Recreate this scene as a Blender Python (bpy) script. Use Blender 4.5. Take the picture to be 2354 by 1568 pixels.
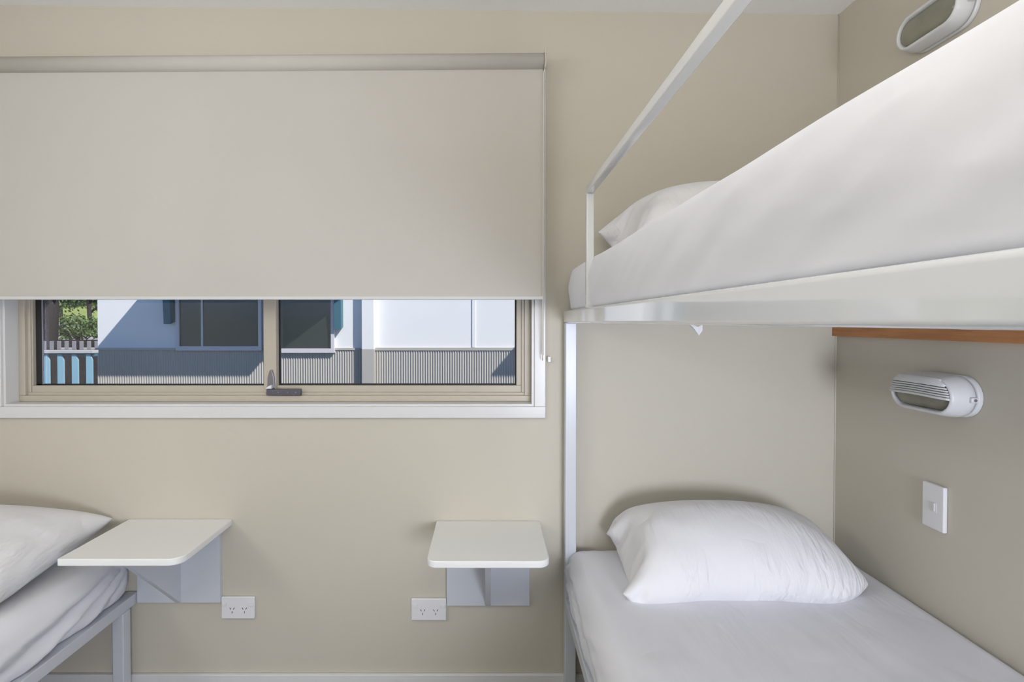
import bpy, bmesh, math, random
import numpy as np
from mathutils import Vector, Matrix, noise
R = math.radians
random.seed(7)
for o in list(bpy.data.objects): bpy.data.objects.remove(o)
COL = bpy.context.scene.collection
SC = bpy.context.scene

# ------------------------------------------------------------------ camera
F = 1230.0; PITCH = R(0.8); CX = 1121.0; CY = 739.0 + F*math.tan(PITCH)
CAM = Vector((0, -1.85, 1.31))
cam = bpy.data.cameras.new('camera'); camo = bpy.data.objects.new('camera', cam); COL.objects.link(camo)
camo.location = CAM; camo.rotation_euler = (R(90)-PITCH, 0, 0)
cam.sensor_fit = 'HORIZONTAL'; cam.sensor_width = 36; cam.lens = F/2354*36
cam.shift_x = (1177-CX)/2354; cam.shift_y = -(784-CY)/2354; cam.clip_start = .02; cam.clip_end = 300
SC.camera = camo
# ------------------------------------------------------------------ world, sun, exposure
w = bpy.data.worlds.new('world'); SC.world = w; w.use_nodes = True
nt = w.node_tree; bg = nt.nodes['Background']
sky = nt.nodes.new('ShaderNodeTexSky'); sky.sky_type = 'HOSEK_WILKIE'; sky.turbidity = 2.6; sky.ground_albedo = .3
sky.sun_direction = Vector((.86, -.63, 1)).normalized()
vm = nt.nodes.new('ShaderNodeVectorMath'); vm.operation = 'MULTIPLY'; vm.inputs[1].default_value = (.85, .97, 1.2)
nt.links.new(sky.outputs[0], vm.inputs[0]); nt.links.new(vm.outputs[0], bg.inputs[0]); bg.inputs[1].default_value = 3.0
sun = bpy.data.lights.new('sun', 'SUN'); suno = bpy.data.objects.new('sun', sun); COL.objects.link(suno)
sun.energy = 5.2; sun.angle = R(.6); sun.color = (1, .95, .86)
suno.rotation_euler = Vector((-.86, .63, -1)).to_track_quat('-Z', 'Y').to_euler()
def area(name, loc, target, sx, sy, power, color, spread=180):
    l = bpy.data.lights.new(name, 'AREA'); o = bpy.data.objects.new(name, l); COL.objects.link(o)
    l.shape = 'RECTANGLE'; l.size = sx; l.size_y = sy; l.energy = power; l.color = color; l.spread = R(spread)
    o.location = loc; o.rotation_euler = (Vector(target)-Vector(loc)).to_track_quat('-Z', 'Y').to_euler()
    return o
LIGHTS = [
 ('left_fill', (-2.13, -1.9, 1.93), (1.2, -1.5, .9), 1.5, .56, 20, (.97, .985, 1)),  # added fill lamp at the left wall, which has no opening
 ('ceiling_fill', (-.35, -2.3, 1.34), (-.35, -2.3, 3), .7, .6, 15, (1, .93, .78)),  # unseen upward fill put in to brighten the ceiling and upper walls
 ('overhead_fill', (.35, -2.5, 2.30), (.5, -2.2, 0), .8, .8, 4, (1, .96, .88)),  # overhead fill added behind the camera, no fitting built for it
 ('bunk_foot_fill', (.78, -3.30, .90), (.62, 0, .70), .75, .7, 45, (.82, .86, 1)),  # cool fill added past the bunk's foot to brighten the lower bed
]
for l_ in LIGHTS: area(*l_)
SC.view_settings.view_transform = 'Standard'; SC.view_settings.look = 'None'
SC.view_settings.gamma = 1; SC.view_settings.use_curve_mapping = False
SC.view_settings.exposure = 0.12

# ------------------------------------------------------------------ pixel -> place
def ray(x, y):
    u = (x-CX)/F; v = -(y-CY)/F
    return Vector((u, math.cos(PITCH)+v*math.sin(PITCH), -math.sin(PITCH)+v*math.cos(PITCH)))
def PY(x, y, Y): d = ray(x, y); return CAM + d*((Y-CAM.y)/d.y)
def PX(x, y, X): d = ray(x, y); return CAM + d*((X-CAM.x)/d.x)

# ------------------------------------------------------------------ materials
def mat(name, col, rough=.6, spec=.5, bump=0, bscale=200, var=0, vscale=4, metal=0, coat=0, bdist=.001, stretch=None):
    m = bpy.data.materials.new(name); m.use_nodes = True; n = m.node_tree; L = n.links
    b = n.nodes['Principled BSDF']; b.inputs['Roughness'].default_value = rough
    b.inputs['Specular IOR Level'].default_value = spec; b.inputs['Metallic'].default_value = metal
    b.inputs['Coat Weight'].default_value = coat; b.inputs['Coat Roughness'].default_value = .05; b.inputs['Coat IOR'].default_value = 1.65
    tc = n.nodes.new('ShaderNodeTexCoord')
    mp = n.nodes.new('ShaderNodeMapping'); L.new(tc.outputs['Object'], mp.inputs[0])
    if stretch: mp.inputs['Scale'].default_value = stretch
    ns = n.nodes.new('ShaderNodeTexNoise'); ns.inputs['Scale'].default_value = vscale; ns.inputs['Detail'].default_value = 4
    L.new(mp.outputs[0], ns.inputs['Vector'])
    mx = n.nodes.new('ShaderNodeMix'); mx.data_type = 'RGBA'
    k = max(var, .015)
    mx.inputs['A'].default_value = tuple(c*(1-k) for c in col)+(1,)
    mx.inputs['B'].default_value = tuple(min(1, c*(1+k)) for c in col)+(1,)
    L.new(ns.outputs['Fac'], mx.inputs['Factor']); L.new(mx.outputs['Result'], b.inputs['Base Color'])
    if bump:
        n2 = n.nodes.new('ShaderNodeTexNoise'); n2.inputs['Scale'].default_value = bscale; n2.inputs['Detail'].default_value = 3
        L.new(mp.outputs[0], n2.inputs['Vector'])
        bp = n.nodes.new('ShaderNodeBump'); bp.inputs['Strength'].default_value = bump; bp.inputs['Distance'].default_value = bdist
        L.new(n2.outputs['Fac'], bp.inputs['Height']); L.new(bp.outputs[0], b.inputs['Normal'])
    return m
def glassmat(name, tint=(1, 1, 1), rough=0.0, ior=1.45):
    m = bpy.data.materials.new(name); m.use_nodes = True; n = m.node_tree; L = n.links
    n.nodes.remove(n.nodes['Principled BSDF']); out = n.nodes['Material Output']
    t = n.nodes.new('ShaderNodeBsdfTransparent'); t.inputs[0].default_value = tint+(1,)
    g = n.nodes.new('ShaderNodeBsdfGlossy'); g.inputs['Roughness'].default_value = rough
    fr = n.nodes.new('ShaderNodeFresnel'); fr.inputs[0].default_value = ior
    mx = n.nodes.new('ShaderNodeMixShader')
    L.new(fr.outputs[0], mx.inputs[0]); L.new(t.outputs[0], mx.inputs[1]); L.new(g.outputs[0], mx.inputs[2]); L.new(mx.outputs[0], out.inputs[0])
    return m
M = {}
M['wall'] = mat('beige_wall_paint', (.585, .55, .465), .55, .35, .12, 350, .02, 1.2)
M['ceiling'] = mat('white_ceiling_paint', (.93, .93, .92), .7, .2, .08, 200)
M['trim'] = mat('white_gloss_trim', (.72, .72, .72), .3, .5, .05, 60)
M['floor'] = mat('grey_vinyl_floor', (.11, .115, .125), .45, .4, .1, 120, .15, 6)
M['alu'] = mat('beige_aluminium', (.52, .475, .39), .38, .5, .04, 300, .03, 30)
M['gasket'] = mat('black_rubber', (.015, .015, .017), .6)
M['fabric'] = mat('blind_fabric', (.60, .575, .53), .85, .1, .25, 900, .03, 3)
_b = M['fabric'].node_tree.nodes['Principled BSDF']
M['hem'] = mat('blind_hem', (.72, .72, .71), .5, .3)
M['plastic'] = mat('white_plastic', (.80, .80, .82), .32, .5)
M['dark_slot'] = mat('dark_slot', (.06, .06, .07), .6)
M['cream_plastic'] = mat('cream_plastic', (.70, .66, .58), .4, .5)
M['powder'] = mat('white_gloss_powdercoat', (.80, .82, .84), .10, .5, .10, 60, .01, 5, bdist=.0005, coat=.8)
M['steel'] = mat('white_satin_powdercoat', (.62, .65, .70), .28, .5, .06, 200, .01)
M['laminate'] = mat('white_laminate', (.86, .87, .86), .35, .4, .03, 300)
M['sheet'] = mat('white_cotton_sheet', (.79, .795, .84), .9, .15, .35, 18, .01, 4, bdist=.004, stretch=(1, .45, 1))
M['pillow'] = mat('white_cotton_pillowcase', (.80, .80, .82), .9, .15, .25, 22, .01, 4, bdist=.004)
def creases(m, rot, sc, dist, mask_scale, lo, hi):
    n = m.node_tree; L = n.links; b = n.nodes['Principled BSDF']
    tc = n.nodes.new('ShaderNodeTexCoord'); mp = n.nodes.new('ShaderNodeMapping'); L.new(tc.outputs['Object'], mp.inputs[0])
    mp.inputs['Rotation'].default_value = (0, 0, R(rot)); mp.inputs['Scale'].default_value = sc
    t = n.nodes.new('ShaderNodeTexNoise'); t.inputs['Scale'].default_value = 1; t.inputs['Detail'].default_value = 2; t.inputs['Distortion'].default_value = .3
    L.new(mp.outputs[0], t.inputs['Vector'])
    k = n.nodes.new('ShaderNodeTexNoise'); k.inputs['Scale'].default_value = mask_scale; L.new(tc.outputs['Object'], k.inputs['Vector'])
    r = n.nodes.new('ShaderNodeMapRange'); r.inputs[1].default_value = lo; r.inputs[2].default_value = hi; L.new(k.outputs['Fac'], r.inputs[0])
    mu = n.nodes.new('ShaderNodeMath'); mu.operation = 'MULTIPLY'; L.new(t.outputs['Fac'], mu.inputs[0]); L.new(r.outputs[0], mu.inputs[1])
    bp = n.nodes.new('ShaderNodeBump'); bp.inputs['Strength'].default_value = .6; bp.inputs['Distance'].default_value = dist
    L.new(mu.outputs[0], bp.inputs['Height'])
    old = b.inputs['Normal'].links[0].from_socket; L.new(old, bp.inputs['Normal']); L.new(bp.outputs[0], b.inputs['Normal'])
creases(M['pillow'], 38, (46, 9, 20), .022, 4.5, .42, .62)
creases(M['sheet'], 25, (22, 5, 14), .012, 3.0, .45, .65)
M['timber'] = mat('orange_pine', (.52, .24, .10), .5, .3, .2, 40, .35, 9, stretch=(6, 1, 14))
M['ply'] = mat('plywood', (.45, .33, .2), .6, .3, .1, 40, .1, 8)
M['lens'] = mat('frosted_lens', (.25, .245, .19), .22, .5, .3, 90, .35, 14, bdist=.002)
M['lamp_body'] = mat('white_lamp_housing', (.68, .69, .70), .35, .5)
M['chrome'] = mat('dull_metal', (.33, .32, .36), .3, .5, metal=.8)
M['latch'] = mat('dark_grey_metal', (.10, .095, .12), .4, .5, .1, 200, .1)
M['glass'] = glassmat('clear_glass')
# outdoors
M['clad'] = mat('white_cladding', (.78, .79, .82), .55, .3, .05, 60, .02)
M['corr'] = mat('grey_beige_corrugated_sheet', (.44, .425, .405), .42, .4, .03, 60, .03)
M['ext_frame'] = mat('lilac_white_frame', (.62, .60, .66), .4, .4)
M['dark_glass'] = mat('dark_window_glass', (.03, .035, .035), .03, .9)
M['awning'] = mat('teal_awning', (.05, .16, .22), .5, .3)
M['teal'] = mat('teal_paint', (.26, .47, .60), .45, .4, .05, 40, .05)
M['dark_fence'] = mat('grey_paling', (.30, .30, .34), .7, .2, 0, 1, .1)
M['asphalt'] = mat('asphalt', (.06, .06, .07), .85, .2, .2, 40, .2, 3)
M['concrete'] = mat('pale_concrete', (.5, .5, .52), .8, .2, .1, 30, .1)
M['lawn'] = mat('lawn', (.30, .36, .12), .9, .1, .4, 30, .4, .6, bdist=.03)
M['bark'] = mat('dark_bark', (.035, .03, .035), .9, .1, .6, 20, .3, bdist=.02)
M['leaf'] = mat('green_leaf', (.07, .13, .035), .55, .4, 0, 1, .6, .8)
M['leaf2'] = mat('lime_leaf', (.22, .36, .06), .55, .4, 0, 1, .5, .8)
M['roof'] = mat('roof_sheet', (.35, .35, .36), .5, .3)

# blind fabric lets a little daylight through
def translucent(m, k, col):
    n = m.node_tree; L = n.links; b = n.nodes['Principled BSDF']; out = n.nodes['Material Output']
    t = n.nodes.new('ShaderNodeBsdfTranslucent'); t.inputs[0].default_value = col+(1,)
    mx = n.nodes.new('ShaderNodeMixShader'); mx.inputs[0].default_value = k
    L.new(b.outputs[0], mx.inputs[1]); L.new(t.outputs[0], mx.inputs[2]); L.new(mx.outputs[0], out.inputs[0])
translucent(M['fabric'], .06, (.8, .78, .72)); translucent(M['hem'], .1, (.9, .9, .9))

# ------------------------------------------------------------------ builders
class MB:
    def __init__(s): s.bm = bmesh.new()
    def box(s, lo, hi):
        x0, y0, z0 = lo; x1, y1, z1 = hi
        if x0 > x1: x0, x1 = x1, x0
        if y0 > y1: y0, y1 = y1, y0
        if z0 > z1: z0, z1 = z1, z0
        v = [s.bm.verts.new(c) for c in ((x0,y0,z0),(x1,y0,z0),(x1,y1,z0),(x0,y1,z0),(x0,y0,z1),(x1,y0,z1),(x1,y1,z1),(x0,y1,z1))]
        for f in ((0,3,2,1),(4,5,6,7),(0,1,5,4),(1,2,6,5),(2,3,7,6),(3,0,4,7)): s.bm.faces.new([v[i] for i in f])
        return s
    def prism(s, pts, vec):   # closed polygon of 3-D points pushed along vec
        vec = Vector(vec); a = [s.bm.verts.new(p) for p in pts]; b = [s.bm.verts.new(Vector(p)+vec) for p in pts]
        n = len(a); s.bm.faces.new(a[::-1]); s.bm.faces.new(b)
        for i in range(n): s.bm.faces.new((a[i], a[(i+1)%n], b[(i+1)%n], b[i]))
        return s
    def tube(s, path, r, seg=12, square=False):
        path = [Vector(p) for p in path]; rings = []
        n = len(path); prev = None
        for i, p in enumerate(path):
            t = ((path[i+1]-p).normalized() if i < n-1 else Vector()) + ((p-path[i-1]).normalized() if i else Vector())
            t.normalize()
            up = Vector((0, 0, 1)) if abs(t.z) < .95 else Vector((0, 1, 0))
            if prev is not None:
                a = prev - t*prev.dot(t); a.normalize()
            else:
                a = t.cross(up).normalized()
            prev = a; b = t.cross(a)
            k = 1
            if 0 < i < n-1:
                c = (path[i+1]-p).normalized().dot((p-path[i-1]).normalized()); k = 1
            ring = []
            for j in range(seg):
                th = 2*math.pi*j/seg
                ring.append(s.bm.verts.new(p + a*math.cos(th)*r + b*math.sin(th)*r))
            rings.append(ring)
        for i in range(n-1):
            for j in range(seg):
                s.bm.faces.new((rings[i][j], rings[i][(j+1)%seg], rings[i+1][(j+1)%seg], rings[i+1][j]))
        s.bm.faces.new(rings[0][::-1]); s.bm.faces.new(rings[-1])
        return s
    def loft(s, rings, cap=True):
        vs = [[s.bm.verts.new(p) for p in r] for r in rings]; m = len(vs[0])
        for i in range(len(vs)-1):
            for j in range(m): s.bm.faces.new((vs[i][j], vs[i][(j+1)%m], vs[i+1][(j+1)%m], vs[i+1][j]))
        if cap: s.bm.faces.new(vs[0][::-1]); s.bm.faces.new(vs[-1])
        return s
    def build(s, name, m, parent=None, bevel=0, smooth=False, seg=2):
        bmesh.ops.recalc_face_normals(s.bm, faces=s.bm.faces)
        me = bpy.data.meshes.new(name); s.bm.to_mesh(me); s.bm.free()
        me.materials.append(m); o = bpy.data.objects.new(name, me); COL.objects.link(o)
        if parent: 
            o.parent = parent; o.matrix_parent_inverse = Matrix.Translation(parent.location).inverted() if parent.type == 'EMPTY' else Matrix()
        if smooth or bevel: me.polygons.foreach_set('use_smooth', [True]*len(me.polygons))
        if bevel:
            b = o.modifiers.new('bevel', 'BEVEL'); b.width = bevel; b.segments = seg; b.limit_method = 'ANGLE'; b.angle_limit = R(40)
            b.harden_normals = False
            wn = o.modifiers.new('wn', 'WEIGHTED_NORMAL'); wn.keep_sharp = True
        return o
def reparent(o, parent): o.parent = parent; return o
def tag(o, label=None, cat=None, group=None, kind=None):
    if label: o['label'] = label
    if cat: o['category'] = cat
    if group: o['group'] = group
    if kind: o['kind'] = kind
    return o
def empty(name, loc, label=None, cat=None, group=None, kind=None):
    o = bpy.data.objects.new(name, None); COL.objects.link(o); o.location = loc; o.empty_display_size = .05
    return tag(o, label, cat, group, kind)
def struct(o): o['kind'] = 'structure'; return o
def copy_tree(o, parent=None):
    c = o.copy(); COL.objects.link(c); c.parent = parent
    for ch in [x for x in bpy.data.objects if x.parent == o]: copy_tree(ch, c)
    return c
def meshobj(name, verts, faces, m, parent=None, smooth=True):
    me = bpy.data.meshes.new(name); me.from_pydata([tuple(v) for v in verts], [], faces); me.update()
    me.materials.append(m); o = bpy.data.objects.new(name, me); COL.objects.link(o)
    if smooth: me.polygons.foreach_set('use_smooth', [True]*len(me.polygons))
    if parent:
        o.parent = parent; o.matrix_parent_inverse = Matrix.Translation(parent.location).inverted() if parent.type == 'EMPTY' else Matrix()
    return o

# ------------------------------------------------------------------ room shell
XR = 1.205; XL = -2.16; YF = -3.35; CE = 2.39
WO = (PY(8, 800, 0).x, PY(1228, 800, 0).x, PY(600, 934, 0).z, 2.13)     # window opening: x0 x1 z0 z1
T = .12
b = MB()
b.box((XL-.1, 0, -.02), (WO[0], T, CE+.1)); b.box((WO[1], 0, -.02), (XR+.1, T, CE+.1))
b.box((WO[0], 0, -.02), (WO[1], T, WO[2])); b.box((WO[0], 0, WO[3]), (WO[1], T, CE+.1))
struct(b.build('wall_back', M['wall']))
struct(MB().box((XR, YF, -.02), (XR+.1, 0, CE+.1)).build('wall_right', M['wall']))
struct(MB().box((XL-.1, YF, -.02), (XL, 0, CE+.1)).build('wall_left', M['wall']))
struct(MB().box((XL-.1, YF-.1, -.02), (XR+.1, YF, CE+.1)).build('wall_front', M['wall']))
struct(MB().box((XL-.1, YF-.1, -.1), (XR+.1, T, -.02+.02)).build('floor', M['floor']))
# ceiling sits slightly lower at the right hand end
zl = PY(0, 12, 0).z; zr = PY(1925, 33, 0).z
sl = (zr-zl)/(PY(1925, 33, 0).x-PY(0, 12, 0).x); zc = lambda x: zl + sl*(x-PY(0, 12, 0).x)
pts = [(XL-.02, YF-.02, zc(XL)), (XR+.02, YF-.02, zc(XR)), (XR+.02, .02, zc(XR)), (XL-.02, .02, zc(XL))]
struct(MB().prism(pts, (0, 0, .25)).build('ceiling', M['ceiling']))
# skirtings
ZB = PY(800, 1551, -.012).z
def skirt(name, a, b_): return struct(MB().box(a, b_).build(name, M['trim'], bevel=.003))
skirt('baseboard_back', (XL+.001, -.014, 0), (XR-.001, 0, ZB))
skirt('baseboard_right', (XR-.014, YF+.001, 0), (XR, -.015, ZB))
skirt('baseboard_left', (XL, YF+.001, 0), (XL+.014, -.015, ZB))
skirt('baseboard_front', (XL+.015, YF, 0), (XR-.015, YF+.014, ZB))
# white jamb bead in the room's back right corner
struct(MB().tube([(XR-.001, -.001, ZB), (XR-.001, -.001, zc(XR))], .003, 8).build('trim_2', M['wall'], smooth=True))

# ------------------------------------------------------------------ window
struct_w = empty('window_1', (0, .05, 1.2), kind='structure')
# architrave round the opening
to = PY(1254, 800, -.008).x; tw = to-WO[1]; zb = PY(600, 961, -.008).z
a = MB()
x0, x1, z0, z1 = WO
a.box((x0-tw, -.012, zb), (x1+tw, 0, z0)); a.box((x0-tw, -.012, z1), (x1+tw, 0, z1+tw))
a.box((x0-tw, -.012, z0), (x0, 0, z1)); a.box((x1, -.012, z0), (x1+tw, 0, z1))
struct(a.build('trim_1', M['trim'], bevel=.002))
# reveal liner
RV = .085; r = MB(); th = .008
r.box((x0, -.002, z0), (x1, RV, z0+th)); r.box((x0, -.002, z1-th), (x1, RV, z1))
r.box((x0, -.002, z0+th), (x0+th, RV, z1-th)); r.box((x1-th, -.002, z0+th), (x1, RV, z1-th))
r.build('reveal_liner', M['trim'], struct_w)
def ring(mb, X0, X1, Z0, Z1, w_, y0, y1, wb=None):
    wb = wb or w_
    mb.box((X0, y0, Z0), (X1, y1, Z0+wb)); mb.box((X0, y0, Z1-w_), (X1, y1, Z1))
    mb.box((X0, y0, Z0+wb), (X0+w_, y1, Z1-w_)); mb.box((X1-w_, y0, Z0+wb), (X1, y1, Z1-w_))
fx0 = x0+th; fx1 = x1-th; fz0 = z0+th; fz1 = z1-th
fr = MB(); ring(fr, fx0, fx1, fz0, fz1, .022, .05, .115); ring(fr, fx0+.02, fx1-.02, fz0+.02, fz1-.02, .012, .062, .112)
fr.build('outer_frame', M['alu'], struct_w, bevel=.002)
gl0 = PY(79, 800, .075).x; gm0 = PY(608, 800, .07).x; gm1 = PY(637, 800, .07).x; gr1 = PY(1187, 800, .075).x
gb = PY(600, 886, .075).z
sh = MB(); ring(sh, fx0+.022, gm0+.03, fz0+.022, fz1-.022, gl0-fx0-.022, .068, .098, gb-fz0-.022)
sh.build('left_sash', M['alu'], struct_w, bevel=.002)
sh = MB(); ring(sh, gm0+.012, fx1-.022, fz0+.022, fz1-.022, fx1-.022-gr1, .072, .102, gb-fz0-.022)
sh.build('right_sash', M['alu'], struct_w, bevel=.002)
MB().box((gm0, .06, fz0+.03), (gm1, .104, fz1-.03)).build('mullion', M['alu'], struct_w, bevel=.003)
g = MB(); ring(g, gl0-.001, gm0+.001, gb-.001, fz1-.04, .005, .082, .094); g.box((gl0+.004, .082, gb), (gl0+.02, .092, fz1-.04)); g.build('gasket', M['gasket'], struct_w)
g = MB(); ring(g, gm1-.001, gr1+.001, gb-.001, fz1-.04, .006, .086, .096); g.build('gasket', M['gasket'], struct_w)
MB().box((gl0+.020, .083, gb+.003), (gl0+.0235, .087, fz1-.045)).build('screen_edge', M['chrome'], struct_w)
MB().box((gl0-.003, .088, gb-.004), (gm0+.004, .091, fz1-.036)).build('glass_pane', M['glass'], struct_w)
MB().box((gm1-.004, .090, gb-.004), (gr1+.004, .093, fz1-.036)).build('glass_pane', M['glass'], struct_w)
# latch on the mullion foot
la = empty('window_latch', PY(650, 902, .055), 'dark grey window latch with upright lever at the foot of the mullion', 'latch')
p0 = PY(613, 895, .045); p1 = PY(691, 909, .045)
MB().box((p0.x, .040, p1.z), (p1.x, .0615, p0.z)).build('latch_bar', M['latch'], la, bevel=.002)
q = [PY(614, 893, .05), PY(631, 893, .05), PY(629, 868, .05), PY(624, 850, .05), PY(619, 851, .05), PY(614, 870, .05)]
MB().prism([(v.x, .052, v.z) for v in q], (0, .010, 0)).build('lever', M['chrome'], la, bevel=.002)
q = [PY(613, 893, .05), PY(627, 893, .05), PY(626, 884, .05), PY(618, 888, .05)]
MB().prism([(v.x, .036, v.z) for v in q], (0, .016, 0)).build('lever_pivot', M['plastic'], la, bevel=.002)
for px in (640, 662, 680):
    c = PY(px, 902, .04); MB().tube([(c.x, .0385, c.z), (c.x, .0405, c.z)], .0028, 10).build('screw', M['chrome'], la)

# ------------------------------------------------------------------ roller blind
YB = -.048
bl = empty('roller_blind', (-.8, YB, 2.2), 'cream roller blind drawn most of the way down over the window', 'blind')
R0 = .0275; YT = -.052
tr = PY(1250, 139.5, YT-.01); tl_ = PY(0, 148, YT-.01)
slope = (tr.z-tl_.z)/(tr.x-tl_.x)
XB1 = tr.x; XB0 = PY(-60, 400, YB).x - .03
zt = lambda x: tr.z + slope*(x-tr.x)
MB().tube([(XB0, YT, zt(XB0)), (XB1, YT, zt(XB1))], R0, 32).build('roller_tube', M['fabric'], bl, smooth=False).data.polygons.foreach_set('use_smooth', [True]*34)
xfr = PY(1248, 500, YB).x; zbt = PY(700, 688, YB).z
nx, nz = 40, 24; vs = []; fs = []
for k in range(2):
    for j in range(nz+1):
        for i in range(nx+1):
            x = XB0+.01+(xfr-XB0-.01)*i/nx; ztop = zt(x)-R0*.3; z = zbt+.006+(ztop-zbt-.006)*j/nz
            wv = .0012*math.sin(x*5)*math.sin(j/nz*math.pi)
            yy = YB-.012+.0*wv if j < nz else YT-R0*.9
            vs.append((x, YB-.008+wv+k*.0015 if j < nz-1 else YB-.010+k*.0015, z))
    o_ = k*(nx+1)*(nz+1)
    for j in range(nz):
        for i in range(nx):
            a_ = o_+j*(nx+1)+i; f_ = (a_, a_+1, a_+nx+2, a_+nx+1); fs.append(f_ if k == 0 else f_[::-1])
meshobj('blind_fabric', vs, fs, M['fabric'], bl)
MB().box((XB0+.01, YB-.014, zbt-.002), (xfr, YB-.003, zbt+.010)).build('bottom_bar', M['hem'], bl, bevel=.002)
MB().box((XB1+.001, -.085, zt(XB1)-.032), (XB1+.004, -.001, zt(XB1)+.032)).build('end_bracket', M['cream_plastic'], bl, bevel=.001)
c1 = PY(1257, 139, -.06)
MB().tube([(XB1+.004, YT, c1.z), (XB1+.008, YT, c1.z)], .026, 24).build('chain_wheel', M['cream_plastic'], bl)
def chain(xp, yy, zt_, zb_):
    return [(xp+.0, yy, zt_), (xp, yy, zb_)]
cx = PY(1253, 400, -.05).x; cx2 = PY(1257, 400, -.03).x; ctop = PY(1253, 165, -.05).z; cb = PY(1260, 830, -.03).z
arc = [(XB1+.0065, YT+.026*math.cos(t), tr.z+.026*math.sin(t)) for t in [math.pi*k/10 for k in range(11)]]
path = [(XB1+.002, YT+.018, cb+.02), (XB1+.001, YT+.022, ctop-.02), (XB1+.0065, YT+.026, tr.z-.01)] + arc + [(XB1+.0065, YT-.026, tr.z-.01), (XB1-.001, YT-.018, ctop-.015), (XB1-.0015, YT-.016, zbt+.1), (XB1-.001, YT+.008, cb+.02), (XB1, YT+.013, cb+.003)]
# single beaded loop
MB().tube(path, .0019, 8).build('chain', M['cream_plastic'], bl, smooth=True)
cl = PY(1262, 826, -.01)
k_ = empty('chain_clip', cl, 'small clear clip holding the blind chain on the wall right of the window', 'clip')
MB().box((cl.x-.005, -.018, cl.z-.010), (cl.x+.006, -.001, cl.z+.010)).build('clip_body', M['plastic'], k_, bevel=.002)
for dz in (-.004, .004): MB().tube([(cl.x-.001, -.020, cl.z+dz), (cl.x-.001, -.018, cl.z+dz)], .0022, 8).build('screw', M['chrome'], k_)

# ------------------------------------------------------------------ wall shelves
def rounded_rect(x0, x1, y0, y1, rl, rr, n=8):   # y0 front (rounded), y1 wall
    pts = [(x1, y1)]
    for i in range(n+1): t = -math.pi/2*i/n; pts.append((x1-rr+rr*math.cos(t), y0+rr+rr*math.sin(t)))
    for i in range(n+1): t = -math.pi/2-math.pi/2*i/n; pts.append((x0+rl+rl*math.cos(t), y0+rl+rl*math.sin(t)))
    pts.append((x0, y1)); return pts
def shelf(cx, ztop, zbot, label, rl, rr, group=None):
    e = empty('wall_table', (cx, 0, ztop), label, 'table', 'white bedside tables fixed to the wall')
    w_ = .179; d = .315
    MB().prism([(x, y, ztop-.021) for x, y in rounded_rect(cx-w_, cx+w_, -d, -.0005, rl, rr)], (0, 0, .021)).build('tabletop', M['laminate'], e, bevel=.003)
    MB().box((cx-.143, -.018, zbot), (cx+.143, -.0005, ztop-.0215)).build('back_plate', M['steel'], e, bevel=.001)
    MB().prism([(cx-.009, -.0185, zbot), (cx-.009, -.0185, ztop-.0215), (cx-.009, -.285, ztop-.0215), (cx-.009, -.285, ztop-.032)], (.018, 0, 0)).build('gusset', M['steel'], e, bevel=.001)
    return e
zt2 = PY(1120, 1197, 0).z; zt1 = PY(400, 1193, 0).z
shelf(PY(1122, 1197, 0).x, zt2, PY(1120, 1393, -.018).z, 'white bedside wall table nearest the bunk bed', .03, .034)
shelf(-1.066, zt1, PY(450, 1386, -.018).z, 'white bedside wall table over the left bed beside the pillow', .006, .04)

# ------------------------------------------------------------------ power points and switch
def outlet(x0p, x1p, y0p, y1p, label):
    a = PY(x0p, y0p, -.012); c = PY(x1p, y1p, -.012)
    e = empty('power_outlet', (a.x, 0, c.z), label, 'power outlet', 'double power outlets')
    x0, x1, z1, z0 = a.x, c.x, a.z, c.z; W = x1-x0; H = z1-z0
    MB().box((x0, -.012, z0), (x1, -.0005, z1)).build('face_plate', M['plastic'], e, bevel=.003)
    for s in (.1, .9):
        cx = x0+W*s; MB().box((cx-W*.065, -.0155, z0+H*.60), (cx+W*.065, -.0115, z0+H*.75)).build('rocker', M['plastic'], e, bevel=.001)
    for s in (.33, .70):
        cx = x0+W*s; zc_ = z0+H*.42
        m = MB()
        for dx, dz, ang in ((-.0062, .0042, 28), (.0062, .0042, -28), (0, -.0085, 0)):
            ca, sa = math.cos(R(ang)), math.sin(R(ang)); pts = []
            for u, v in ((-.0011, -.0036), (.0011, -.0036), (.0011, .0036), (-.0011, .0036)):
                pts.append((cx+dx+u*ca-v*sa, -.0118, zc_+dz+u*sa+v*ca))
            m.prism(pts, (0, -.0006, 0))
        m.build('pin_slots', M['dark_slot'], e)
outlet(508, 585, 1373, 1423, 'white double power outlet below the left wall table')
outlet(945, 1026, 1377, 1427, 'white double power outlet beside the right wall table, nearer the bunk')
# switch on the right wall
FX = XR-.012
s0 = PX(2120, 1104, FX); s1 = PX(2120, 1205, FX); s2 = PX(2169, 1160, FX)
e = empty('light_switch', (XR, s0.y, s1.z), 'white rectangular light switch on the wall above the lower bunk', 'light switch')
MB().box((FX, s0.y, s1.z), (XR-.0005, s2.y, s0.z)).build('face_plate', M['plastic'], e, bevel=.003)
yc = (s0.y+s2.y)/2; zc2 = (s0.z+s1.z)/2
m_ = MB(); 
MB().box((FX-.0007, yc-.013, zc2-.013), (FX+.001, yc+.013, zc2+.013)).build('switch_surround', M['plastic'], e)
MB().box((FX-.003, yc-.008, zc2-.011), (FX, yc+.009, zc2+.011)).build('rocker', M['hem'], e, bevel=.001)

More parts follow.
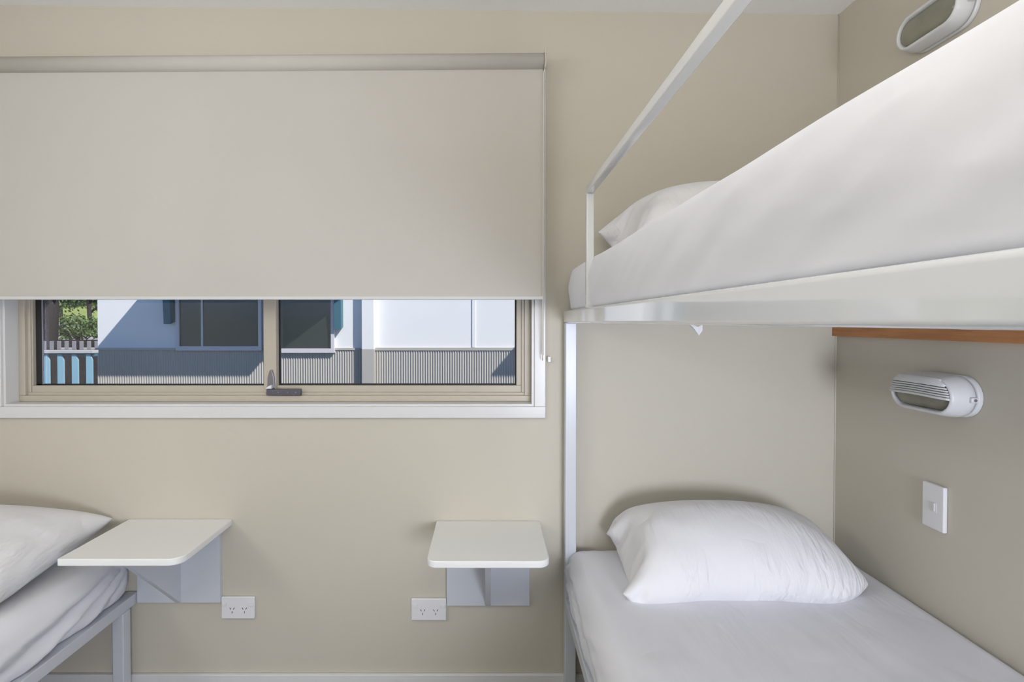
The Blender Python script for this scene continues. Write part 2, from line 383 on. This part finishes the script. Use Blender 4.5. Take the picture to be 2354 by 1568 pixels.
# ------------------------------------------------------------------ bulkhead lights on the right wall
def stadium(yc, zc, hl, hh, X, n=12):
    pts = []; rr = hh
    for i in range(n+1): t = -math.pi/2+math.pi*i/n; pts.append(Vector((X, yc+(hl-rr)+rr*math.cos(t), zc+rr*math.sin(t))))
    for i in range(n+1): t = math.pi/2+math.pi*i/n; pts.append(Vector((X, yc-(hl-rr)+rr*math.cos(t), zc+rr*math.sin(t))))
    return pts
def bulkhead(yc, zc, label, hood, kd=1.0):
    D_ = lambda d: XR-d*kd
    e = empty('bulkhead_light', (XR, yc, zc), label, 'wall light', 'oval wall lights over the bunks')
    st = lambda hl, hh, X: stadium(yc, zc, hl, hh, X)
    MB().loft([st(.104, .053, D_(.0005)), st(.104, .053, D_(.012)), st(.100, .049, D_(.015))]).build('base', M['lamp_body'], e, bevel=.002)
    MB().loft([st(.098, .047, D_(.015)), st(.103, .052, D_(.021)), st(.104, .053, D_(.034)), st(.1025, .0505, D_(.055)), st(.100, .047, D_(.070)), st(.098, .045, D_(.075)), st(.0945, .0405, D_(.0765)), st(.0925, .0375, D_(.074)), st(.0915, .0365, D_(.05))]).build('housing', M['lamp_body'], e, smooth=True)
    MB().loft([st(.0912, .0362, D_(.058)), st(.088, .033, D_(.069)), st(.075, .022, D_(.074)), st(.05, .006, D_(.076))]).build('lens', M['lens'], e, smooth=True)
    # side lug with a screw
    MB().box((XR-.036, yc-.110, zc-.010), (XR-.018, yc-.100, zc+.004)).build('lug', M['lamp_body'], e, bevel=.003)
    c = (XR-.027, yc-.111, zc-.003); MB().tube([c, (c[0], c[1]+.002, c[2])], .004, 10).build('screw', M['chrome'], e)
    if hood:
        # louvred eyelid over the upper half of the lens
        def half(dz, hh=.041, hl=.0955): return (hl-hh)+math.sqrt(max(0, hh*hh-dz*dz))
        for k in range(5):
            zf = .004+k*.0060; h_ = half(abs(zf)+.002); path = []
            for i in range(25):
                u = -1+2*i/24; path.append((XR-.078-.012*(1-u**4), yc+u*h_, zc+zf+.003*(1-u*u)))
            MB().tube(path, .0023, 8).build('louvre', M['lamp_body'], e, smooth=True)
        h_ = half(.003); path = [(XR-.077-.014*(1-(-1+2*i/20)**4), yc+(-1+2*i/20)*h_, zc-.003+.004*(1-(-1+2*i/20)**2)) for i in range(21)]
        MB().tube(path, .0032, 8).build('eyelid_rim', M['lamp_body'], e, smooth=True)
        n_ = 21; rings = []
        for j in range(8):
            t = j/7*math.pi/2
            z0_ = .0285+.0165*math.sin(t); xo = .014*math.cos(t)**.7
            h_ = half(min(.0405, z0_-.002))
            rings.append([(XR-.076-xo*(1-u**4), yc+u*max(h_, .070), zc+z0_-.004*abs(u)**6*(j/7)) for u in [-1+2*i/(n_-1) for i in range(n_)]])
        vs = [p for r_ in rings for p in r_]; fs = []
        for j in range(7):
            for i in range(n_-1): fs.append((j*n_+i, j*n_+i+1, (j+1)*n_+i+1, (j+1)*n_+i))
        o = meshobj('brow', vs, fs, M['lamp_body'], e); sm = o.modifiers.new('s', 'SOLIDIFY'); sm.thickness = .003; sm.offset = -1
    return e
def ypx(x, X): return CAM.y + F*X/(x-CX)
XF = XR-.076
yl = (ypx(2047, XF)+ypx(2190, XF))/2
bulkhead(yl, PX(2115, 905, XF).z, 'oval wall light with louvred hood below the timber ledge', True)
XU = XR-.056
yu = (ypx(2048, XU)+ypx(2197, XU))/2
bulkhead(yu, PX(2122, 50, XU).z, 'oval wall light with open lens high above the upper bunk', False, .74)

# ------------------------------------------------------------------ cloth things
def nz_(x, y, z=0): return noise.noise(Vector((x, y, z)))
def mattress(name, X0, X1, Y0, Y1, Z0, Z1, rad, parent, side, seed=0, sag=.0, crease=.006, ends=.02, under=0.0, side_amp=1.0, folds=0, ridges=()):
    """fitted-sheet mattress: rounded box grid, creased; side=+1/-1 is the open long side"""
    nx, ny, nzz = 44, 110, 12
    bm = bmesh.new()
    # cross-section outline param around (closed) along Y
    hx = (X1-X0)/2; hz = (Z1-Z0)/2; cx = (X0+X1)/2; cz = (Z0+Z1)/2
    prof = []
    def add(a, b, n, inc=True):
        for i in range(n): t = i/n; prof.append((a[0]*(1-t)+b[0]*t, a[1]*(1-t)+b[1]*t))
    r = rad
    def corner(cxx, czz, a0, n=7):
        for i in range(n): t = a0+math.pi/2*i/n; prof.append((cxx+r*math.cos(t), czz+r*math.sin(t)))
    rb = r*.6
    add((-hx+rb, -hz), (hx-rb, -hz), 8)
    for i in range(5): t = -math.pi/2+math.pi/2*i/5; prof.append((hx-rb+rb*math.cos(t), -hz+rb+rb*math.sin(t)))
    add((hx, -hz+rb), (hx, hz-r), 10); corner(hx-r, hz-r, 0); add((hx-r, hz), (-hx+r, hz), 60); corner(-hx+r, hz-r, math.pi/2); add((-hx, hz-r), (-hx, -hz+rb), 10)
    for i in range(5): t = math.pi+math.pi/2*i/5; prof.append((-hx+rb+rb*math.cos(t), -hz+rb+rb*math.sin(t)))
    NY = 200; rings = []
    L = Y1-Y0; rr = .05
    for j in range(-6, NY+7):
        if j < 0: t = (6+j)/6; a = math.pi/2*(1-t); ysh = rr-rr*math.sin(a); ins = rr-rr*math.cos(a); y = Y0+ysh; 
        elif j > NY: t = (j-NY)/6; a = math.pi/2*t; y = Y1-rr+rr*math.sin(a); ins = rr-rr*math.cos(a)
        else: y = Y0+rr+(L-2*rr)*j/NY; ins = 0
        ringp = []
        for (px, pz) in prof:
            kx = (hx-ins)/hx; kz = (hz-ins*.8)/hz
            x = cx+px*kx; z = cz+pz*kz
            d = 0
            top = max(0, min(1, (pz/hz)*3-1.6)); sd = 1-top
            # long lazy folds along the bed on top, slanting creases on the sides
            f1 = nz_(px*9+seed, y*1.6, seed); f2 = nz_(px*22+y*3, y*5, seed+3); f3 = nz_(px*3, y*2.2, seed+9)
            ztop = top*(.0045*f1+.0022*f2+.006*f3)
            s_ = (pz-px*0)*1.0
            sl_ = nz_((y*10+pz*26), pz*6, seed+5) + .5*nz_(y*24+pz*50, pz*9, seed+7)
            x += (1 if px > 0 else -1)*sd*crease*side_amp*sl_*(1 if abs(px) > hx*.9 else 0)
            x += (1 if px > 0 else -1)*.010*sd*math.cos(pz/hz*1.4)*(1 if abs(px) > hx*.9 else 0)
            if folds:
                if side > 0 and px > hx*.9 or side < 0 and px < -hx*.9:
                    dy_ = Y1-y+.02; mm = (hz*.75-pz)/dy_
                    fo = 0
                    for (m0, wd, am) in ((.10, .03, .006), (.20, .035, -.008), (.30, .03, .009), (.42, .05, -.007), (.58, .05, .008), (.85, .1, -.006)):
                        mj = m0*(1+.25*nz_(y*3+m0*20, seed, 0)); fo += am*math.exp(-((mm-mj)/wd)**2)
                    x += side*fo*folds*min(1, dy_*8)*(1-top)
            for (xr_, sl_r, y_r, am) in ridges:
                xx = (x-(xr_+sl_r*(y-y_r)+.004*nz_(y*6, seed, xr_)))/.007
                if top > .9: ztop += am*math.exp(-xx*xx)*max(0, min(1, (y_r-y)*6))
            ringp.append(Vector((x, y, z+ztop-sag*top*math.sin(max(0, min(1, (y-Y0)/L))*math.pi)*(1-(px/hx)**2))))
        rings.append(ringp)
    mb = MB(); mb.loft(rings)
    o = mb.build(name, M['sheet'], parent, smooth=True)
    return o

def sim_pillow(Lx, Ly, NX, NY, flap=.0, press=9.0, seed=1, steps=520, floor=0.0, back=None, tilt=0.0, lift=.06, grav=5.0, fill=1.0, round_=0.0):
    rng = np.random.RandomState(seed)
    u = np.linspace(-Lx/2, Lx/2, NX); v = np.linspace(-Ly/2, Ly/2, NY)
    X, Y = np.meshgrid(u, v, indexing='ij')
    P = np.zeros((2, NX, NY, 3)); P[..., 0] = X; P[..., 1] = Y
    prof = np.maximum(0, (1-(2*X/Lx)**2))*np.maximum(0, (1-(2*Y/Ly)**2))
    P[0, ..., 2] = .045*np.sqrt(prof); P[1, ..., 2] = -.045*np.sqrt(prof)
    P += rng.normal(0, .0012, P.shape)
    ca, sa = math.cos(tilt), math.sin(tilt)
    y_, z_ = P[..., 1].copy(), P[..., 2].copy()
    P[..., 1] = y_*ca-z_*sa; P[..., 2] = y_*sa+z_*ca
    P[..., 2] += lift + abs(Ly/2*sa)
    def weld(A):
        for sl in ((slice(None), 0), (slice(None), -1), (0, slice(None)), (-1, slice(None))):
            m = (A[0][sl]+A[1][sl])/2; A[0][sl] = m; A[1][sl] = m
    weld(P); V = np.zeros_like(P)
    dx = Lx/(NX-1); dy = Ly/(NY-1); dd = math.hypot(dx, dy)
    RX = X.copy(); t_ = np.clip((X-Lx*.24)/(Lx*.26), 0, 1); RY = Y*(1-round_*t_**2.5)
    t2 = np.clip((-X-Lx*.38)/(Lx*.12), 0, 1); RY = RY*(1-round_*.25*t2**2)
    RR = np.stack([RX, RY], -1)
    def rl(a, b): return np.linalg.norm(RR[b]-RR[a], axis=-1, keepdims=True)
    def con(a, b, L, k, compress=1.0):
        d = b-a; l = np.linalg.norm(d, axis=-1, keepdims=True)+1e-9
        c = (l-L)/l*.5*k
        if compress != 1.0: c = np.where(l < L, c*compress, c)
        d *= c; a += d; b -= d
    dt = .006
    pu = np.clip((X+Lx/2-flap)/.05, 0, 1)[None, ..., None]
    for it in range(steps):
        # normals
        gx = np.gradient(P, axis=1); gy = np.gradient(P, axis=2); n = np.cross(gx, gy)
        area_ = np.linalg.norm(n, axis=-1, keepdims=True)+1e-12
        n /= area_; n[1] *= -1
        th = np.linalg.norm(P[0]-P[1], axis=-1, keepdims=True)
        vol = (th[..., 0]*dx*dy).sum()
        pr = press*max(-.2, min(2.0, (fill-vol/ (Lx*Ly*.085))*3))
        acc = n*pr*pu; acc[..., 2] -= grav
        V = (V+acc*dt)*.965
        Q = P+V*dt
        for k in range(7):
            for l in range(2):
                A = Q[l]
                F_ = slice(None)
                for s in (0, 1):
                    m = s+(NX-s)//2*2; a, b = (slice(s, m, 2), F_), (slice(s+1, m, 2), F_); con(A[a], A[b], rl(a, b), 1)
                    m = s+(NY-s)//2*2; a, b = (F_, slice(s, m, 2)), (F_, slice(s+1, m, 2)); con(A[a], A[b], rl(a, b), 1)
                for s in (0, 1):
                    m = s+(NX-s)//2*2
                    a, b = (slice(s, m, 2), slice(0, -1)), (slice(s+1, m, 2), slice(1, None)); con(A[a], A[b], rl(a, b), .35)
                    a, b = (slice(s, m, 2), slice(1, None)), (slice(s+1, m, 2), slice(0, -1)); con(A[a], A[b], rl(a, b), .35)
                for s in (0, 1, 2, 3):
                    n1 = len(range(s, NX-2, 4)); a, b = (slice(s, s+4*n1-3, 4), F_), (slice(s+2, s+4*n1-1, 4), F_); con(A[a], A[b], rl(a, b), .10)
                    n1 = len(range(s, NY-2, 4)); a, b = (F_, slice(s, s+4*n1-3, 4)), (F_, slice(s+2, s+4*n1-1, 4)); con(A[a], A[b], rl(a, b), .10)
            weld(Q)
            fl = Q[..., 2] < floor
            Q[..., 2] = np.maximum(Q[..., 2], floor)
            if back is not None: Q[..., 1] = np.minimum(Q[..., 1], back)
        Q[..., 0] -= Q[..., 0].mean(); V = (Q-P)/dt; V[fl] *= .3
        sp = np.linalg.norm(V, axis=-1, keepdims=True); V = np.where(sp > 2, V/sp*2, V)
        P = Q
    vs = []; idx = np.zeros((2, NX, NY), int)
    for l in range(2):
        for i in range(NX):
            for j in range(NY):
                if l == 1 and (i in (0, NX-1) or j in (0, NY-1)): idx[1, i, j] = idx[0, i, j]; continue
                idx[l, i, j] = len(vs); vs.append(tuple(P[l, i, j]))
    fs = []
    for l in range(2):
        for i in range(NX-1):
            for j in range(NY-1):
                f_ = (idx[l, i, j], idx[l, i+1, j], idx[l, i+1, j+1], idx[l, i, j+1]); fs.append(tuple(int(q) for q in (f_ if l == 0 else f_[::-1])))
    return vs, fs
def pillow_obj(name, data, loc, rot, label, group='white bed pillows'):
    me = bpy.data.meshes.new(name); me.from_pydata(data[0], [], data[1]); me.update(); me.materials.append(M['pillow'])
    me.polygons.foreach_set('use_smooth', [True]*len(me.polygons))
    o = bpy.data.objects.new(name, me); COL.objects.link(o); o.location = loc; o.rotation_euler = rot
    s = o.modifiers.new('subdivision', 'SUBSURF'); s.levels = 1; s.render_levels = 1
    return tag(o, label, 'pillow', group)

# ------------------------------------------------------------------ bunk bed
XB = .262; TH = .038; ZR = 1.305
bunk = empty('bunk_bed', (XB, -.02, 0), 'white steel framed bunk bed fixed against the right wall', 'bed')
YFOOT = -1.99
def post(name, x, y, z0, z1, t=TH, parent=bunk): return MB().box((x, y-t, z0), (x+t, y, z1)).build(name, M['steel'], parent, bevel=.003)
post('post', XB, -.012, 0, ZR); post('post', XB, YFOOT+TH, 0, ZR); post('post', XR-.05, YFOOT+TH, 0, ZR)
# upper frame
MB().box((XB-.001, YFOOT, ZR+.0005), (XB+.035, -.004, ZR+.042)).build('side_rail', M['powder'], bunk, bevel=.006, seg=4)
MB().box((XB+.036, -.042, ZR+.0005), (XR-.013, -.004, ZR+.040)).build('head_rail', M['steel'], bunk, bevel=.003)
MB().box((XB+.036, YFOOT, ZR+.0005), (XR-.013, YFOOT+.038, ZR+.040)).build('foot_rail', M['steel'], bunk, bevel=.003)
MB().box((XB+.036, YFOOT+.039, ZR+.016), (XR-.013, -.043, ZR+.030)).build('bunk_base', M['laminate'], bunk)
# lower frame
ZL = .335
MB().box((XB, YFOOT+TH+.001, ZL), (XB+TH, -.051, ZL+.038)).build('side_rail', M['steel'], bunk, bevel=.003)
MB().box((XB+TH+.001, -.045, ZL), (XR-.003, -.012, ZL+.038)).build('head_rail', M['steel'], bunk, bevel=.003)
MB().box((XB+TH+.001, YFOOT, ZL), (XR-.003, YFOOT+.036, ZL+.038)).build('foot_rail', M['steel'], bunk, bevel=.003)
MB().box((XB+TH+.001, YFOOT+.037, ZL+.012), (XR-.003, -.046, ZL+.026)).build('bed_base', M['ply'], bunk)
# guard rail on the open side
gx = .267; gt = .020
gp = PX(1354, 440, gx+gt/2); gy = ypx(1345, gx)
gz = PX(1500, 243, gx).z
gz1 = 1.31+.366
MB().box((gx, gy-gt, ZR+.042), (gx+gt, gy, gz1-gt)).build('guard_post', M['powder'], bunk, bevel=.002)
MB().box((gx, YFOOT+.02, gz1-gt), (gx+gt, gy, gz1)).build('guard_rail', M['powder'], bunk, bevel=.003)
MB().box((gx, YFOOT+.02, ZR+.042), (gx+gt, YFOOT+.04, gz1-gt)).build('guard_post', M['powder'], bunk, bevel=.002)
# bracket bolt on the near post at the lower rail
c = PY(1301, 1381, -.05); MB().tube([(c.x+.012, -.052, c.z), (c.x+.012, -.056, c.z)], .006, 6).build('bolt', M['chrome'], bunk)
# timber ledge on the right wall
le = MB().box((XR-.014, -1.99, PX(2000, 776, XR-.014).z), (XR-.0005, -.001, 1.300)).build('timber_ledge', M['timber'], bevel=.001)
tag(le, 'orange pine ledge under the upper bunk along the right wall', 'ledge')
um = mattress('bunk_mattress', XB+.020, XR-.008, YFOOT+.012, -.004, ZR+.043, 1.489, .018, None, -1, seed=3, crease=.0035, side_amp=1)
tag(um, 'white sheeted mattress on the upper bunk behind the guard rail', 'mattress')
lm = mattress('bunk_mattress', XB+.012, XR-.004, YFOOT+.02, -.013, ZL+.0385, .535, .045, None, -1, seed=11, crease=.006, folds=.8, ridges=((.552, .06, -.50, .004), (.40, .10, -.42, .0025), (.46, .12, -.60, .002)))
tag(lm, 'white sheeted mattress on the lower bunk with one pillow', 'mattress')
# hem tape hanging under the upper bunk
tY = -.5
q = [PY(1572, 736, tY), PY(1592, 745, tY), PY(1603, 752, tY), PY(1613, 746, tY), PY(1612, 760, tY), PY(1603, 771, tY), PY(1596, 762, tY), PY(1588, 752, tY), PY(1576, 743, tY)]
o = MB().prism([(v.x, tY-.002*i, v.z) for i, v in enumerate(q)], (0, .0015, 0)).build('mattress_tag', M['pillow'], um)
o['label'] = 'small white tag hanging below the rail'

# ------------------------------------------------------------------ left bed
XE = -1.214
bed = empty('single_bed', (XE, -.05, 0), 'white steel framed single bed in the left corner', 'bed')
YF2 = -2.0
for (x, y) in ((XE-TH, -.022), (XE-TH, YF2+TH), (XL+.02, -.022), (XL+.02, YF2+TH)): post('leg', x, y-.022, 0, ZL, parent=bed)
MB().box((XE-TH, YF2, ZL+.0005), (XE, -.003, ZL+.038)).build('side_rail', M['steel'], bed, bevel=.003)
MB().box((XL+.02, YF2, ZL+.0005), (XL+.02+TH, -.003, ZL+.038)).build('side_rail', M['steel'], bed, bevel=.003)
MB().box((XL+.02+TH+.001, -.04, ZL+.0005), (XE-TH-.001, -.003, ZL+.036)).build('head_rail', M['steel'], bed, bevel=.003)
MB().box((XL+.02+TH+.001, YF2, ZL+.0005), (XE-TH-.001, YF2+.036, ZL+.036)).build('foot_rail', M['steel'], bed, bevel=.003)
MB().box((XL+.02+TH+.001, YF2+.037, ZL+.01), (XE-TH-.001, -.041, ZL+.024)).build('bed_base', M['ply'], bed)
bmm = mattress('bed_mattress', XL+.012, XE-.012, YF2+.01, -.02, ZL+.039, .535, .05, None, 1, seed=21, crease=.006, folds=1.3)
tag(bmm, 'white sheeted mattress on the single bed in the left corner', 'mattress')

# ------------------------------------------------------------------ pillows
pd = sim_pillow(.73, .425, 66, 42, flap=.06, press=32, seed=3, floor=0.0, back=.155, lift=.03, fill=1.75, round_=.5)
pillow_obj('pillow', pd, (.733, -.178, .540), (R(14), 0, R(-2)), 'plump white pillow on the lower bunk under the switch')
pd2 = sim_pillow(.74, .50, 60, 42, flap=.06, press=32, seed=8, floor=0.0, back=.5, lift=.03, fill=1.75, round_=.3)
pillow_obj('pillow', pd2, (.725, -.25, 1.502), (R(14), 0, R(-3)), 'white pillow on the upper bunk, half hidden behind the mattress edge')
pd3 = sim_pillow(.72, .50, 52, 38, flap=.0, press=24, seed=5, floor=0.0, back=.5, lift=.03, fill=1.5, steps=420)
pillow_obj('pillow', pd3, (-1.628, -.265, .563), (R(6), 0, R(2)), 'white pillow on the left single bed behind the wall table')

# ------------------------------------------------------------------ outdoors
YN = 5.15
def ground():
    struct(MB().box((-60, T+.02, -.42), (40, 90, -.30)).build('ground', M['asphalt']))
ground()
cb_ = empty('cabin', (-2, YN, -.3), 'neighbouring cabin with white panels above ribbed sheet, seen through the window', 'building')
gx0 = PY(225, 800, YN).x; gx1 = 3.6
zs = PY(900, 802, YN).z
MB().box((gx0, YN, zs), (gx1, YN+4, 2.7)).build('wall_cladding', M['clad'], cb_)
# ribbed lower sheet
n = int((gx1-gx0)/.032)*6; vs = []; fs = []
for i in range(n+1):
    x = gx0+(gx1-gx0)*i/n; y = YN-.004-.012*(.5+.5*math.sin((x-gx0)/.032*2*math.pi)); vs += [(x, y, -.3), (x, y, zs-.01)]
for i in range(n): fs.append((2*i, 2*i+2, 2*i+3, 2*i+1))
o = meshobj('ribbed_sheet', vs, fs, M['corr'], cb_)
MB().box((gx0, YN+.002, -.3), (gx1, YN+3.9, zs-.002)).build('base_wall', M['corr'], cb_)
MB().box((gx0-.02, YN-.022, zs-.016), (PY(828, 800, YN).x, YN+.002, zs+.012)).build('sill_flashing', M['corr'], cb_)
MB().box((PY(859, 800, YN).x, YN-.022, zs-.020), (gx1, YN+.002, zs+.016)).build('sill_flashing', M['corr'], cb_)
q0 = .104; cp0 = PY(832, 800, YN-q0).x; cp1 = PY(859, 800, YN-q0).x
MB().box((cp0, YN-q0, zs), (cp1, YN-.001, 2.7)).build('corner_post', M['clad'], cb_)
MB().box((cp0, YN-q0, -.3), (cp1, YN-.001, zs-.001)).build('post_base', M['corr'], cb_)
for px in (1089,):
    x = PY(px, 750, YN).x; MB().box((x-.02, YN-.012, zs+.02), (x+.02, YN-.0005, 2.7)).build('batten', M['clad'], cb_)
MB().box((gx0-.3, YN-.35, 2.7), (gx1+.3, YN+4.3, 2.8)).build('roof', M['roof'], cb_)
def ext_window(x0p, x1p, y1p, ztop, div=None, prot=.045):
    a = PY(x0p, y1p, YN-prot); c = PY(x1p, y1p, YN-prot)
    f = MB(); ring(f, a.x, c.x, a.z, ztop, .042, YN-prot, YN-.001, .055)
    if div:
        xd = PY(div, 750, YN-prot).x; f.box((xd-.012, YN-prot+.01, a.z+.05), (xd+.012, YN-.005, ztop-.04))
    fo = f.build('window_frame', M['ext_frame'], cb_)
    MB().box((a.x+.04, YN-.022, a.z+.05), (c.x-.04, YN-.012, ztop-.04)).build('pane', M['dark_glass'], fo)
ext_window(404, 601, 806, 1.90, 463); ext_window(606, 768, 811, 1.90, None, .06)
# teal awnings, their brackets
def awn(X0, X1):
    p = .9
    o = MB().prism([(X0, YN-.001, 2.0), (X0, YN-.001, 2.04), (X0, YN-p, 2.03), (X0, YN-p, 2.0)], (X1-X0, 0, 0)).build('awning', M['awning'], cb_)
awn(-4.20, -1.91); awn(1.26, 3.5)
def brk(pxc, yb):
    x = PY(pxc, 700, YN-.06).x; zb_ = PY(pxc, yb, YN-.06).z
    MB().prism([(x-.045, YN-.002, zb_+.03), (x-.045, YN-.002, 1.999), (x-.045, YN-.75, 1.999), (x-.045, YN-.75, 1.95), (x-.045, YN-.12, 1.6), (x-.045, YN-.10, zb_)], (.09, 0, 0)).build('awning_bracket', M['awning'], cb_)
brk(388, 745); brk(778, 757)
# teal picket fence left of the cabin
YFn = 4.5
fz = PY(150, 810, YFn).z
fe = empty('picket_fence', (PY(150, 800, YFn).x, YFn, -.3), 'teal picket fence with a pale top rail, left of the cabin', 'fence')
xr = PY(222, 800, YFn).x; xl_ = PY(-60, 800, YFn).x
MB().box((xl_, YFn-.07, PY(150, 811, YFn).z), (xr, YFn+.03, PY(150, 805, YFn).z)).build('top_rail', M['concrete'], fe)
MB().box((xl_, YFn-.02, PY(150, 819, YFn).z), (xr, YFn+.02, PY(150, 811.5, YFn).z)).build('under_rail', M['awning'], fe)
MB().box((xl_, YFn-.02, -.15), (xr, YFn+.02, -.08)).build('bottom_rail', M['awning'], fe)
for k in range(-4, 4):
    c = PY(105+33*k, 830, YFn-.05); wd = .036
    zt_ = PY(0, 815, YFn-.05).z
    MB().prism([(c.x-wd, YFn-.045, -.28), (c.x+wd, YFn-.045, -.28), (c.x+wd, YFn-.045, zt_-.07), (c.x+wd*.2, YFn-.045, zt_), (c.x-wd, YFn-.045, zt_)], (0, .02, 0)).build('picket', M['teal'], fe)
# grey paling fence further back
Y2 = 9.5
f2 = empty('paling_fence', (PY(160, 790, Y2).x, Y2, -.3), 'dark fence with pale palings behind the teal picket fence', 'fence')
xa, xb = PY(60, 790, Y2).x, PY(250, 790, Y2).x
MB().box((xa, Y2+.03, PY(0, 788, Y2).z-.1), (xb, Y2+.06, PY(0, 781, Y2).z)).build('rail', M['bark'], f2)
MB().box((xa, Y2+.03, -.1), (xb, Y2+.06, 0)).build('rail', M['bark'], f2)
MB().box((xa, Y2-.03, -.3), (xb, Y2-.005, PY(0, 804, Y2).z)).build('base_board', M['bark'], f2)
for k in range(12):
    c = PY(66+17.2*k, 790, Y2); MB().box((c.x-.035, Y2, -.3), (c.x+.035, Y2+.025, PY(0, 784, Y2).z)).build('paling', M['dark_fence'], f2)
# kerbs, lawn bank
for (Yk, ya, yb_, lab) in ((17, 773, 778, 'low pale kerb nearest the back fence'), (30, 743, 752, 'long pale retaining wall below the lawn')):
    A = PY(-80, ya, Yk); B = PY(260, yb_, Yk)
    tag(MB().box((A.x, Yk, -.32), (B.x, Yk+.4, A.z)).build('retaining_wall' if Yk > 20 else 'kerb', M['concrete'], bevel=.02), lab, 'wall')
A = PY(-120, 745, 32); B = PY(320, 722, 46)
b_ = MB(); b_.prism([(A.x-20, 31, -.32), (A.x-20, 31, A.z), (A.x-20, 60, B.z+2.2), (A.x-20, 60, -.32)], (45, 0, 0)); o = b_.build('lawn_bank', M['lawn']); tag(o, 'sloping green lawn beyond the road', 'lawn', kind='stuff')
def tree(px, Y, ztop, rad, trunk_r, nl, m, label, base=-.31, crown_z=None, name='tree', leaf=.16, flat=1.0):
    c = PY(px, 700, Y); e = empty(name, (c.x, Y, base), label, 'shrub' if name == 'shrub' else 'tree', None)
    cz = crown_z; rnd = random.Random(int(px*7+Y))
    path = [(c.x, Y, base), (c.x+.05*trunk_r*8, Y, base+(cz-base)*.5), (c.x-.03, Y, cz)]
    mb = MB(); mb.tube(path, trunk_r, 10)
    for k in range(6):
        a = rnd.uniform(0, 6.28); h = base+(cz-base)*rnd.uniform(.45, .9)
        mb.tube([(c.x, Y, h), (c.x+math.cos(a)*rad*.6, Y+math.sin(a)*rad*.6, h+rad*.6)], trunk_r*.3, 6)
    mb.build('trunk', M['bark'], e, smooth=True)
    vs = []; fs = []
    clumps = [(rnd.gauss(0, .5)*rad, rnd.gauss(0, .5)*rad, rnd.gauss(0, .4)*rad*flat) for _ in range(16)]
    for i in range(nl):
        q = clumps[rnd.randrange(16)]
        x = c.x+q[0]+rnd.gauss(0, .2)*rad; y = Y+q[1]+rnd.gauss(0, .2)*rad; z = max(base+.02, cz+q[2]+rnd.gauss(0, .16)*rad)
        a = Vector((rnd.gauss(0, 1), rnd.gauss(0, 1), rnd.gauss(0, 1))).normalized(); b2 = a.orthogonal().normalized(); s = leaf*rnd.uniform(.6, 1.2)
        p = Vector((x, y, z)); k = len(vs); vs += [p-a*s, p+b2*s*.45, p+a*s, p-b2*s*.45]; fs.append((k, k+1, k+2, k+3))
    meshobj('foliage', vs, fs, m, e, smooth=False)
tree(101, 11, 4, 1.2, .22, 900, M['leaf'], 'thick dark tree trunk behind the left end of the picket fence', crown_z=3.6)
tree(205, 20, 5, 1.0, .08, 1100, M['leaf'], 'slim dark tree next to the cabin corner', crown_z=2.6, flat=.7, leaf=.09)
tree(140, 27, 5, 1.3, .08, 1300, M['leaf'], 'leafy tree between the thick trunk and the slim tree', crown_z=2.7, flat=.6, leaf=.11)
tree(180, 14.5, 2, .55, .05, 1500, M['leaf'], 'round dark shrub beyond the paling fence', crown_z=1.15, name='shrub', leaf=.07, flat=.7)
tree(120, 44, 6, 3.0, .15, 1800, M['leaf2'], 'lime green tree up on the lawn', crown_z=4.0, leaf=.25)
tree(150, 56, 6, 5.5, .15, 3600, M['leaf'], 'farthest dark tree above the lawn', crown_z=4.4, leaf=.35, flat=.6)
